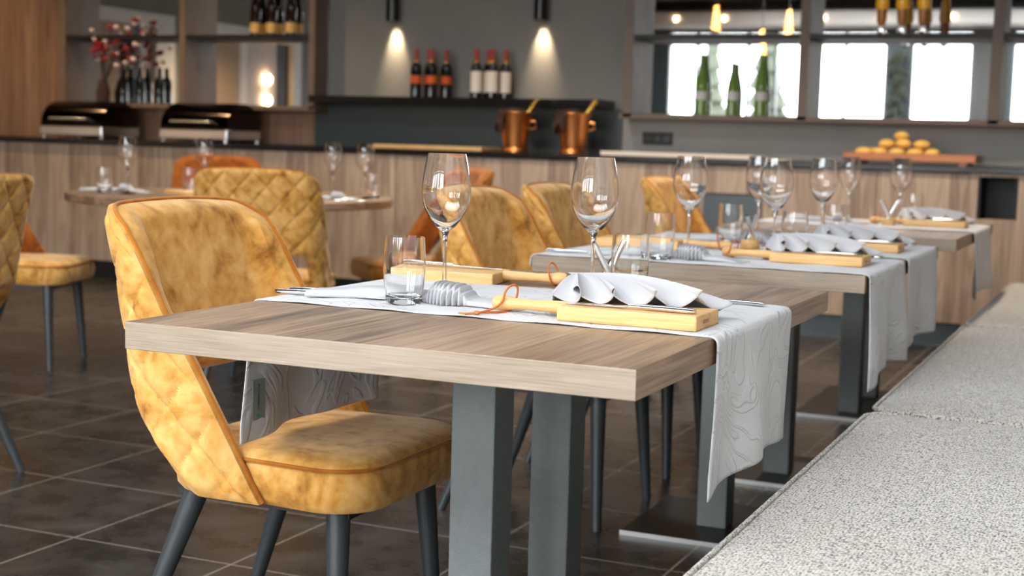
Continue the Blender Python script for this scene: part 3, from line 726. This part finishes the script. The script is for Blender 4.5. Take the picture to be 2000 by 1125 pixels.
# care tag with print on the nearest runner, chair side
tg = MB().box(-.0006, .0006, -.017, .017, -.036, .036).build('care_tag', M['tag'], r0); q_ = f0(.09, .052); tg.location = (q_[0] + .0030, q_[1], q_[2]); tg['label'] = 'grey woven care tag'
q2 = Vector(f0(.13, .052)) - Vector(f0(.05, .052)); tg.rotation_euler = (0, 0, math.atan2(-q2.x, q2.y))
def text(name, s, size, mat, parent, mtx):
    c = bpy.data.curves.new(name, 'FONT'); c.body = s; c.size = size; c.align_x = 'CENTER'; c.align_y = 'CENTER'; c.extrude = .0002
    tmp = bpy.data.objects.new(name, c); COL.objects.link(tmp); bpy.context.view_layer.update()
    me = bpy.data.meshes.new_from_object(tmp.evaluated_get(bpy.context.evaluated_depsgraph_get())); bpy.data.objects.remove(tmp)
    me.name = name; me.materials.append(mat); o = bpy.data.objects.new(name, me); COL.objects.link(o); o.parent = parent; o.matrix_local = mtx
    return o

# ------------------------------------------------------------------ chairs
def chair_shell():
    w, r, xr_ = .244, .10, -.22
    st = w - r
    def plan(s, off):
        a = abs(s); sg = 1 if s >= 0 else -1
        if a <= st: return (xr_ - off, sg * a)
        arc = r * PI / 2
        if a <= st + arc:
            th = (a - st) / r; return (xr_ + r - (r + off) * math.cos(th), sg * (st + (r + off) * math.sin(th)))
        return (xr_ + r + (a - st - arc), sg * (w + off))
    arc = r * PI / 2; c0 = st + arc
    sm = [(.36, c0 + .185), (.40, c0 + .165), (.50, c0 + .122), (.60, c0 + .078), (.70, c0 + .028), (.80, c0 - .008), (.86, c0 - .042), (.90, c0 - .065)]
    def pos(u, v, off, shrink=0.0):
        au = abs(u)
        zb = .37 + (.555 - .37) * (1 - sstep(.50, .74, au)) + .02 * (au < .0)
        zt = .888 - .012 * au ** 2 - .03 * max(0, (au - .72) / .28) ** 2.2
        zb += shrink * .9; zt -= shrink
        z = zb + (zt - zb) * v
        smax = smooth_interp(sm, z) - shrink
        x, y = plan(u * smax, off)
        x -= .095 * (z - .37) / .51 + .025 * max(0, (z - .7) / .2) ** 2 * .5
        return x, y, z, u * smax
    def groove(s, z):
        p = .105; g = 0
        for q in (s + z * .9, s - z * .9):
            d = abs((q / p) % 1 - .5) * p
            g = max(g, math.exp(-(d / .007) ** 2)); 
        a = math.sin(PI * (((s + z * .9) / p + .5) % 1)) * math.sin(PI * (((s - z * .9) / p + .5) % 1))
        return -.0065 * g + .003 * math.sqrt(max(0, a))
    def edge_f(u, v):
        e = min((1 - abs(u)) / .06, v / .06, (1 - v) / .06, 1); return math.sin(max(0, e) * PI / 2)
    def fo(uu, v):
        u = 2 * uu - 1; x, y, z, s = pos(u, v, 0); e = edge_f(u, v)
        x, y, z, s = pos(u, v, .010 * e + groove(s, z) * sstep(0, 1, e)); return (x, y, z)
    def fi(uu, v):
        u = 2 * uu - 1; x, y, z, s = pos(u, v, -.012); return (x, y, z)
    def pin(uu, v):
        u = 2 * uu - 1; e = edge_f(u, v); x, y, z, s = pos(u, v, -.013, .002); return (x, y, z)
    def pout(uu, v):
        u = 2 * uu - 1; e = math.sin(min(1, min((1 - abs(u)) / .08, v / .08, (1 - v) / .07)) * PI / 2)
        x, y, z, s = pos(u, v, -.026 - .030 * e, .002); return (x, y, z)
    A = MB().sheet(fo, fi, 150, 84); B = MB().sheet(pin, pout, 80, 40)
    def rim(off):
        pts = []
        for i in range(61): pts.append(pos(-1 , i / 60, off)[:3])
        for i in range(1, 121): pts.append(pos(-1 + 2 * i / 120, 1, off)[:3])
        for i in range(1, 61): pts.append(pos(1, 1 - i / 60, off)[:3])
        return pts
    C = MB().tube(rim(-.012), .0042, 8)
    return A, B, C
def seat_mesh():
    def outline(z, ins, n=12):
        a0, a1, b = -.165 + ins, .25 - ins, .234 - ins; out = []
        ra, rb = min(.085, .48 * (a1 - a0), .9 * b), min(.06, .48 * (a1 - a0), .9 * b)
        corners = ((a1 - ra, b - ra, 0, ra), (a0 + rb, b - rb, 90, rb), (a0 + rb, -b + rb, 180, rb), (a1 - ra, -b + ra, 270, ra))
        for cx, cy, t0, r in corners:
            rr0 = r
            for q in range(n + 1):
                th = R(t0 + 90 * q / n); out.append((cx + rr0 * math.cos(th), cy + rr0 * math.sin(th), z))
        # gentle bow of the sides
        return [(x + (.012 * (1 - (y / .24) ** 2) if x > .1 else 0), y * (1 - .085 * sstep(.07, -.06, x)), z) for x, y, z in out]
    m = MB(); prof = [(.362, .03), (.366, .008), (.378, 0), (.41, -.003), (.432, 0), (.440, .004), (.443, .007), (.446, .003), (.452, .006), (.458, .018), (.462, .035), (.465, .065), (.467, .10), (.468, .13), (.4685, .145)]
    rings = [outline(z, i) for z, i in prof]
    m.loft(rings, True, True)
    pip = outline(.443, .001); pip.append(pip[0])
    return m, MB().tube(pip, .0038, 8, 0, False)
shA, shB, shC = chair_shell(); seM, seP = seat_mesh()
def make_chair(label, loc, rz, body, pad, seat, group):
    t = thing('dining_chair', label, 'chair', loc, rz, group)
    o = shA.build('backrest_shell', M[body], t, smooth=True); 
    p = shB.build('backrest_pad', M[pad], t, smooth=True)
    shC.build('piping', M['vdark'] if body == 'velvet' else M[body], o, smooth=True)
    s = seM.build('seat', M[seat], t, smooth=True); seP.build('seat_piping', M['vdark'] if body == 'velvet' else M[body], s, smooth=True)
    for tp, bt in (((.175, -.165, .365), (.195, -.198, 0)), ((.175, .165, .365), (.195, .198, 0)), ((-.125, -.165, .365), (-.265, -.205, 0)), ((-.125, .165, .365), (-.265, .205, 0))):
        MB().tube([tp, [(a + b) / 2 for a, b in zip(tp, bt)], bt], [.0225, .0175, .0125], 20).build('leg', M['leg'], t, smooth=True)
    MB().box(-.17, .2, -.17, .17, .345, .36).build('seat_base', M['blackmat'], t)
    return t
G = 'velvet dining chairs'
ch1 = make_chair('nearest mustard velvet chair, tucked under left side of nearest table', (-1.45, 2.33, 0), R(0), 'velvet', 'velvet', 'velvet', G)
dup(ch1, (-1.46, 3.69, 0), R(-1), 'mustard velvet chair behind the two nearest wine glasses', G)
dup(ch1, (-1.49, 4.36, 0), R(1), 'mustard velvet chair at rear place of the middle table', G)
dup(ch1, (-1.60, 5.85, 0), R(2), 'mustard velvet chair at the farthest table, seen behind a wine glass', G)
vd = Vector((-math.sin(yaw), math.cos(yaw), 0)); vr = Vector((math.cos(yaw), math.sin(yaw), 0))
dup(ch1, (-3.225, 4.90, 0), R(111), 'mustard velvet chair with quilted back to camera, before the round table', G)
dup(ch1, (-3.210, 2.988, 0), R(195), 'mustard quilted chair cut off by the left edge of the photo', G)
chD = make_chair('chair with mustard shell and rust inside, left of the round table', (-4.423, 4.805, 0), R(20), 'velvet', 'rust', 'velvet', G)
chE = make_chair('rust velvet chair right of the round table, turned to face it', (-3.12, 5.95, 0), R(228), 'ochre', 'rust', 'ochre', G)
chB = make_chair('rust velvet chair behind the round table, facing the camera', (-4.72, 6.62, 0), R(-58), 'rust', 'rust', 'rust', G)

# ------------------------------------------------------------------ table ware
def lathe_thing(t, name, prof, mat, n=48): return MB().lathe(prof, n, cap=False).build(name, mat, t, smooth=True)
def make_glass(label, loc, print_=False):
    t = thing('wine_glass', label, 'wine glass', loc, 0, 'stemmed wine glasses')
    lathe_thing(t, 'foot', [(.0, 0), (.037, 0), (.0385, .0012), (.037, .0025), (.02, .005), (.008, .0085), (.0042, .014), (.0, .014)], M['glass'])
    lathe_thing(t, 'stem', [(.0, .0141), (.0042, .0141), (.0036, .04), (.0037, .095), (.0048, .112), (.0075, .120), (.0, .120)], M['glass'], 24)
    out = [(.0, .1205), (.0078, .1205), (.018, .1285), (.030, .144), (.0390, .160), (.0437, .176), (.0452, .190), (.0440, .208), (.0405, .232), (.0365, .252), (.0345, .2605)]
    inn = [(.0338, .2605), (.0358, .251), (.0397, .232), (.0431, .208), (.0442, .190), (.0427, .1765), (.038, .1612), (.0288, .146), (.0165, .1318), (.006, .1262), (.0, .1255)]
    lathe_thing(t, 'bowl', out + inn, M['glass'], 64)
    if print_:
        m = MB()
        for zz, h in ((.2005, .0010), (.1925, .0008)):
            m.grid(lambda u, v: ((.04535 - (zz + h * v - .19) * .06) * math.cos(R(212 + 52 * u)), (.04535 - (zz + h * v - .19) * .06) * math.sin(R(212 + 52 * u)), zz + h * v), 24, 1)
        rs = random.Random(5); a = 214
        while a < 262:
            wd = rs.uniform(1.6, 3.2); hh = rs.uniform(.0035, .0055)
            m.grid(lambda u, v: (.0454 * math.cos(R(a + wd * u)), .0454 * math.sin(R(a + wd * u)), .1945 + hh * v), 2, 1); a += wd + 1.3
        m.build('gold_print', M['gold'], t)['label'] = 'gold lettering'
    return t
def make_tumbler(label, loc):
    t = thing('tumbler', label, 'tumbler', loc, 0, 'water tumblers')
    out = [(.0, 0), (.0285, 0), (.0305, .003), (.0345, .03), (.0370, .06), (.0368, .085), (.0345, .117)]
    inn = [(.0333, .117), (.0355, .085), (.0356, .06), (.0332, .032), (.029, .016), (.022, .0125), (.0, .012)]
    lathe_thing(t, 'glass_wall', out + inn, M['glass'], 56)
    return t
ZR = T + .0040
gl = make_glass('wine glass with gold print on the nearest table, largest on the left', (-1.158, 2.33, ZR), True)
glp = make_glass('second wine glass of the nearest table, behind the fanned napkin', (-.935, 2.50, ZR), False)
def gdup(x, y, z, label): return dup(glp, (x, y, z), random.uniform(0, 6), label)
gdup(-1.083, 3.60, ZR, 'wine glass at chair side of front runner, middle table')
gdup(-.909, 3.82, ZR, 'wine glass at bench side of front runner, middle table')
gdup(-1.113, 4.45, ZR, 'wine glass at chair side of rear runner, middle table')
gdup(-.927, 4.52, ZR, 'wine glass at bench side of rear runner, middle table')
gdup(-1.104, 5.90, ZR, 'wine glass at chair side of the farthest table')
gdup(-.925, 6.05, ZR, 'wine glass at bench side of the farthest table')
tu = make_tumbler('tumbler on nearest table, left beside the printed wine glass', (-1.166, 2.19, ZR))
def tdup(x, y, z, label): return dup(tu, (x, y, z), 1.0, label)
tdup(-.906, 2.63, T + .0006, 'tumbler behind the fanned napkin on the nearest table')
tdup(-1.113, 3.455, ZR, 'tumbler at chair side of front runner, middle table')
tdup(-1.134, 4.20, ZR, 'tumbler at chair side of rear runner, middle table')
tdup(-.886, 3.96, T + .0006, 'tumbler between both runners on the middle table')
tdup(-.905, 4.62, T + .0006, 'tumbler behind the rear runner on the middle table')
tdup(-.892, 6.22, T + .0006, 'tumbler at bench side of the farthest table')

def make_board(label, loc, rz):
    t = thing('serving_board', label, 'board', loc, rz, 'wooden serving boards')
    b = MB().box(-.0, .234, -.055, .072, 0, .024).build('board_body', M['board'], t, bevel=.003)
    MB().box(.2335, .2346, -.018, .012, .009, .015).build('slot', M['tray'], b)
    prof = [(.0, -.003), (.008, 0), (.0105, .004), (.0105, .03), (.0088, .075), (.0100, .10), (.013, .118), (.0125, .13), (.009, .137), (.0, .138)]
    h = MB().lathe(prof, 24, cap=False).build('handle', M['boardz'], t, smooth=True); h.matrix_local = Matrix.Translation((.002, .0, .0155)) @ Matrix.Rotation(-PI / 2, 4, 'Y')
    c = MB(); kx = (-.136, -.066, .0038)
    lp = [(-.100, .004, .047), (-.104, -.006, .045), (-.109, -.0135, .036), (-.113, -.0145, .022), (-.119, -.024, .011), (-.128, -.048, .0055), kx]
    lb = [(-.100, .004, .047), (-.098, .012, .041), (-.100, .0145, .028), (-.104, .0125, .012), (-.109, .002, .0022), (-.116, -.020, .0022), (-.127, -.045, .003), kx]
    for pl in (lp, lb):
        fine = []
        for i in range(len(pl) - 1):
            p0, p1, p2, p3 = [Vector(pl[min(max(i + q, 0), len(pl) - 1)]) for q in (-1, 0, 1, 2)]
            for q in range(6):
                u = q / 6; fine.append(p1 * 1 + (p2 - p0) * .5 * u + (p0 * 2 - p1 * 5 + p2 * 4 - p3) * .5 * u * u + (p1 * 3 - p0 - p2 * 3 + p3) * .5 * u ** 3)
        fine.append(Vector(pl[-1])); c.tube(fine, .0019, 8)
    c.blob(kx, (.006, .0048, .0038), 10, 6)
    c.tube([kx, (-.155, -.075, .0022), (-.166, -.072, .002)], .0015, 6); c.tube([kx, (-.15, -.082, .002)], .0015, 6)
    c.build('leather_cord', M['cord'], t, smooth=True)
    return t
bd = make_board('pale wooden board with round handle at the right front of nearest table', (-.856, 2.185, ZR), 0)
def bdup(x, y, z, rz, label): return dup(bd, (x, y, z), rz, label)
bdup(-1.190, 2.665, T + .0006, R(187), 'pale wooden board at the rear left of the nearest table')
bdup(-.862, 3.63, ZR, 0, 'pale wooden board on front runner of middle table, bench side')
bdup(-.865, 4.20, ZR, 0, 'pale wooden board on rear runner of middle table, bench side')
bdup(-.862, 5.80, ZR, 0, 'pale wooden board on the farthest table')
bdup(-1.175, 3.86, ZR, R(185), 'pale wooden board on front runner of middle table, chair side')
def section_bar(sec, n=12):
    m = MB(); m.loft([[(x, yc + hw * math.cos(2 * PI * q / n), zc + ht * math.sin(2 * PI * q / n)) for q in range(n)] for x, yc, hw, zc, ht in sec]); return m
def make_knife(label, loc, rz):
    t = thing('knife', label, 'knife', loc, rz, 'steel table knives')
    section_bar([(.0, 0, .004, .0042, .003), (.008, 0, .0095, .0045, .0044), (.05, 0, .0085, .005, .0046), (.10, 0, .006, .005, .0036), (.112, 0, .005, .0046, .003)]).build('handle', M['steel'], t, smooth=True)
    section_bar([(.112, 0, .0045, .0042, .0018), (.125, 0, .008, .0036, .0011), (.17, -.001, .0088, .003, .0009), (.205, -.001, .006, .002, .0008), (.222, -.003, .001, .0015, .0006)]).build('blade', M['steel'], t, smooth=True)
    return t
def make_fork(label, loc, rz):
    t = thing('fork', label, 'fork', loc, rz, 'steel table forks')
    section_bar([(.0, 0, .005, .004, .003), (.008, 0, .010, .0045, .0038), (.05, 0, .0075, .005, .0032), (.11, 0, .0035, .005, .002), (.13, 0, .004, .004, .0018), (.145, 0, .011, .0025, .001), (.155, 0, .012, .002, .001)]).build('handle', M['steel'], t, smooth=True)
    m = MB()
    for q in (-.0095, -.0032, .0032, .0095): m.tube([(.154, q, .002), (.175, q, .0025), (.197, q, .005)], [.0017, .0014, .0008], 7)
    m.build('tines', M['steel'], t, smooth=True)
    return t
kn = make_knife('table knife lying on the front board of the nearest table', (-.632, 2.158, ZR + .0245), R(180 - 1))
fk = make_fork('fork handle showing beyond the fanned napkin, nearest table', (-.618, 2.545, ZR + .001), R(172))
make_knife('knife handle sticking out of the flat napkin, nearest table left', (-1.425, 2.185, ZR + .001), R(8))
dup(fk, (-1.425, 2.235, ZR + .001), R(10), 'second cutlery handle beside the knife under the left napkin')
for y, a, lb in ((3.60, 180, 'table knife on front board of the middle table'), (4.17, 181, 'table knife on rear board of the middle table'), (5.77, 180, 'table knife on the board of the farthest table')):
    dup(kn, (-.635, y, ZR + .0245), R(a), lb)
dup(kn, (-1.42, 2.66, T + .0256), R(6), 'table knife on the rear board of the nearest table')
for y, lb in ((3.89, 'fork at bench edge of the front runner'), (4.5, 'fork at bench edge of the rear runner'), (6.06, 'fork at bench edge of the farthest runner')):
    dup(fk, (-.63, y, ZR + .001), R(178), lb)
for y, lb in ((3.46, 'knife at chair edge of the front runner, middle table'), ):
    dup(kn, (-1.425, y, ZR + .001), R(5), lb)

def napkin_fan(label, loc, rz=0):
    """napkin gathered at the left end, pleats fanning out to the front and right"""
    ap = Vector((.012, .040, .062))
    key = [(0.0, -.012, -.030, .004), (.08, .012, -.066, .020), (.20, .062, -.076, .0262), (.34, .140, -.074, .0262), (.46, .215, -.060, .0262), (.56, .262, -.014, .0265), (.62, .285, .040, .016), (.72, .215, .090, .002), (.84, .080, .095, .002), (.93, .0, .075, .002), (1.0, -.012, -.030, .004)]
    def hem(t):
        for (a, *A), (b, *B) in zip(key, key[1:]):
            if t <= b + 1e-9:
                q = (t - a) / (b - a); q = q * q * (3 - 2 * q) * .35 + q * .65
                return Vector([p + (r - p) * q for p, r in zip(A, B)])
    def f(u, v):
        h = hem(u); P = ap.lerp(h, v)
        win = sstep(.05, .13, u) * (1 - sstep(.58, .68, u)); ph = 2 * PI * (u - .05) / .113
        d = hem(min(1, u + .01)) - hem(max(0, u - .01)); d.z = 0; d = d.normalized() if d.length > 1e-6 else Vector((1, 0, 0))
        out = Vector((d.y, -d.x, 0))
        a = v ** 1.5 * win
        tri = math.sin(ph) + .22 * math.sin(2 * ph + .5)
        P = P + d * (.017 * math.cos(ph) * a) + out * (.010 * tri * a)
        P.z += (.0165 * (1.05 + tri) * .85 * a) + .012 * math.sin(PI * v) * (1 - .3 * win) + .010 * v * (1 - v) * 4 * win * (.3 + .7 * u)
        P.z += .002 * math.sin(u * 60) * math.sin(PI * v) * (1 - win)
        if v < .25: P.x -= .016 * (1 - v / .25) ** 2
        return (P.x, P.y, max(P.z, .0012))
    o = MB().grid(f, 220, 36).build('napkin', M['napkin'], smooth=True, solid=.0014)
    o.location = loc; o.rotation_euler = (0, 0, rz); return tag(o, label, 'napkin', 'white folded napkins')
nf = napkin_fan('white fanned napkin on the front board of the nearest table', (-.900, 2.262, ZR))
for y, lb in ((3.70, 'white napkin on front runner of the middle table, bench side'), (4.27, 'white napkin on rear runner of the middle table, bench side'), (5.87, 'white napkin on the board of the farthest table')):
    c = nf.copy(); COL.objects.link(c); c.location = (-.895, y, ZR); c['label'] = lb
def napkin_tie(label, loc, rz=0, s=1):
    """flat band on the left, tight accordion in the middle, short tail on the right"""
    def f(u, v):
        x = .40 * u; c = math.exp(-((u - .635) / .092) ** 6)
        yc = smooth_interp([(0, .025), (.25, .055), (.48, .080), (.56, .062), (.64, .050), (.75, .060), (1, .045)], u)
        w = smooth_interp([(0, .040), (.3, .034), (.48, .024), (.55, .036), (.64, .042), (.72, .030), (1, .040)], u)
        hgt = .010 + .008 * math.sin(PI * min(1, u / .6)) + .022 * c - .010 * sstep(.8, 1, u)
        ca, sa = math.cos(PI * v), math.sin(PI * v)
        y = yc - w * (abs(ca) ** .6 * (1 if ca > 0 else -1))
        z = hgt * max(0, sa) ** .45
        pl = math.sin(u * 2 * PI * 46)
        y += c * .0065 * pl * (1 - v) ** 2; z += c * .0045 * pl * max(0, sa) + .0012 * math.sin(u * 21 + v * 5) * sa
        return (x, y, z + .0012)
    o = MB().grid(f, 320, 26).build('napkin', M['napkin'], smooth=True, solid=.0014)
    o.location = loc; o.rotation_euler = (0, 0, rz); return tag(o, label, 'napkin', 'white folded napkins')
nt_ = napkin_tie('white napkin pinched into pleats beside the left tumbler, nearest table', (-1.355, 2.185, ZR), R(1))
for x, y, lb in ((-1.30, 3.455, 'white napkin at chair side of front runner, middle table'), (-1.322, 4.20, 'white napkin at chair side of rear runner, middle table'), (-1.36, 5.71, 'white napkin at chair side of the farthest table')):
    c = nt_.copy(); COL.objects.link(c); c.location = (x, y, ZR); c['label'] = lb

# shaker stands: wooden block with two crossed steel tubes
def make_stand(label, loc, rz, a):
    t = thing('shaker_stand', label, 'salt and pepper stand', loc, rz, 'wooden stands with steel tubes')
    MB().lathe([(.0, 0), (.026, 0), (.027, .002), (.027, .024), (.026, .026), (.0, .026)], 28, cap=False).build('wood_block', M['board'], t, smooth=True)
    for sg in (-1, 1):
        p0 = Vector((sg * -.012, sg * .008, .012)); p1 = p0 + Vector((sg * math.sin(R(a)) * .095, 0, math.cos(R(a)) * .095))
        o = MB().tube([p0, p0.lerp(p1, .5), p1], .0065, 16).build('steel_tube', M['steel'], t, smooth=True)
    return t
st_ = make_stand('wood block with crossed steel tubes on the nearest table', (-.985, 2.72, T + .0006), R(20), 28)
dup(st_, (-1.02, 4.00, ZR), R(70), 'wood block with steel tubes on the middle table')
dup(st_, (-.915, 5.74, ZR), R(15), 'wood block with crossed steel tubes on the farthest table')

# round table settings
for x, y, lb in ((-4.26, 5.30, 'wine glass on round table, farthest left'), (-4.241, 5.86, 'wine glass on round table, second from left'), (-3.62, 6.04, 'wine glass on round table, third from left, behind the quilted chair'), (-3.36, 5.90, 'wine glass on round table, farthest right')):
    gdup(x, y, T, lb)
for x, y, lb in ((-4.36, 5.26, 'tumbler on round table, left beside napkin'), (-4.24, 5.74, 'tumbler on round table, left of centre'), (-3.38, 6.02, 'tumbler on round table, right side'), (-4.02, 5.94, 'tumbler on round table, far side')):
    tdup(x, y, T + .0006, lb)
for x, y, rz, lb in ((-4.60, 5.38, 14, 'white napkin at left edge of the round table'), (-4.22, 5.62, 22, 'white napkin on round table, left of the quilted chair'), (-3.56, 5.58, 18, 'white napkin at right side of the round table')):
    c = nt_.copy(); COL.objects.link(c); c.location = (x, y, T); c.rotation_euler = (0, 0, R(rz)); c.scale = (.8, .9, 1.0); c['label'] = lb
for x, y, rz, lb in ((-4.60, 5.52, 20, 'knife at left edge of the round table'), (-3.30, 5.52, 50, 'knife at right edge of the round table')):
    dup(kn, (x, y, T + .001), R(rz), lb)
bdup(-3.86, 5.30, T + .0006, R(150), 'wooden board on the round table beside the quilted chair')

text('tag_print', 'wäschekrone', .0088, M['ink'], tg, Matrix.Translation((.0009, -.002, .005)) @ Matrix(((0, 0, 1, 0), (0, -1, 0, 0), (1, 0, 0, 0), (0, 0, 0, 1))))
MB().box(.0006, .0011, -.006, .002, -.032, -.026).build('tag_emblem', M['teal'], tg)
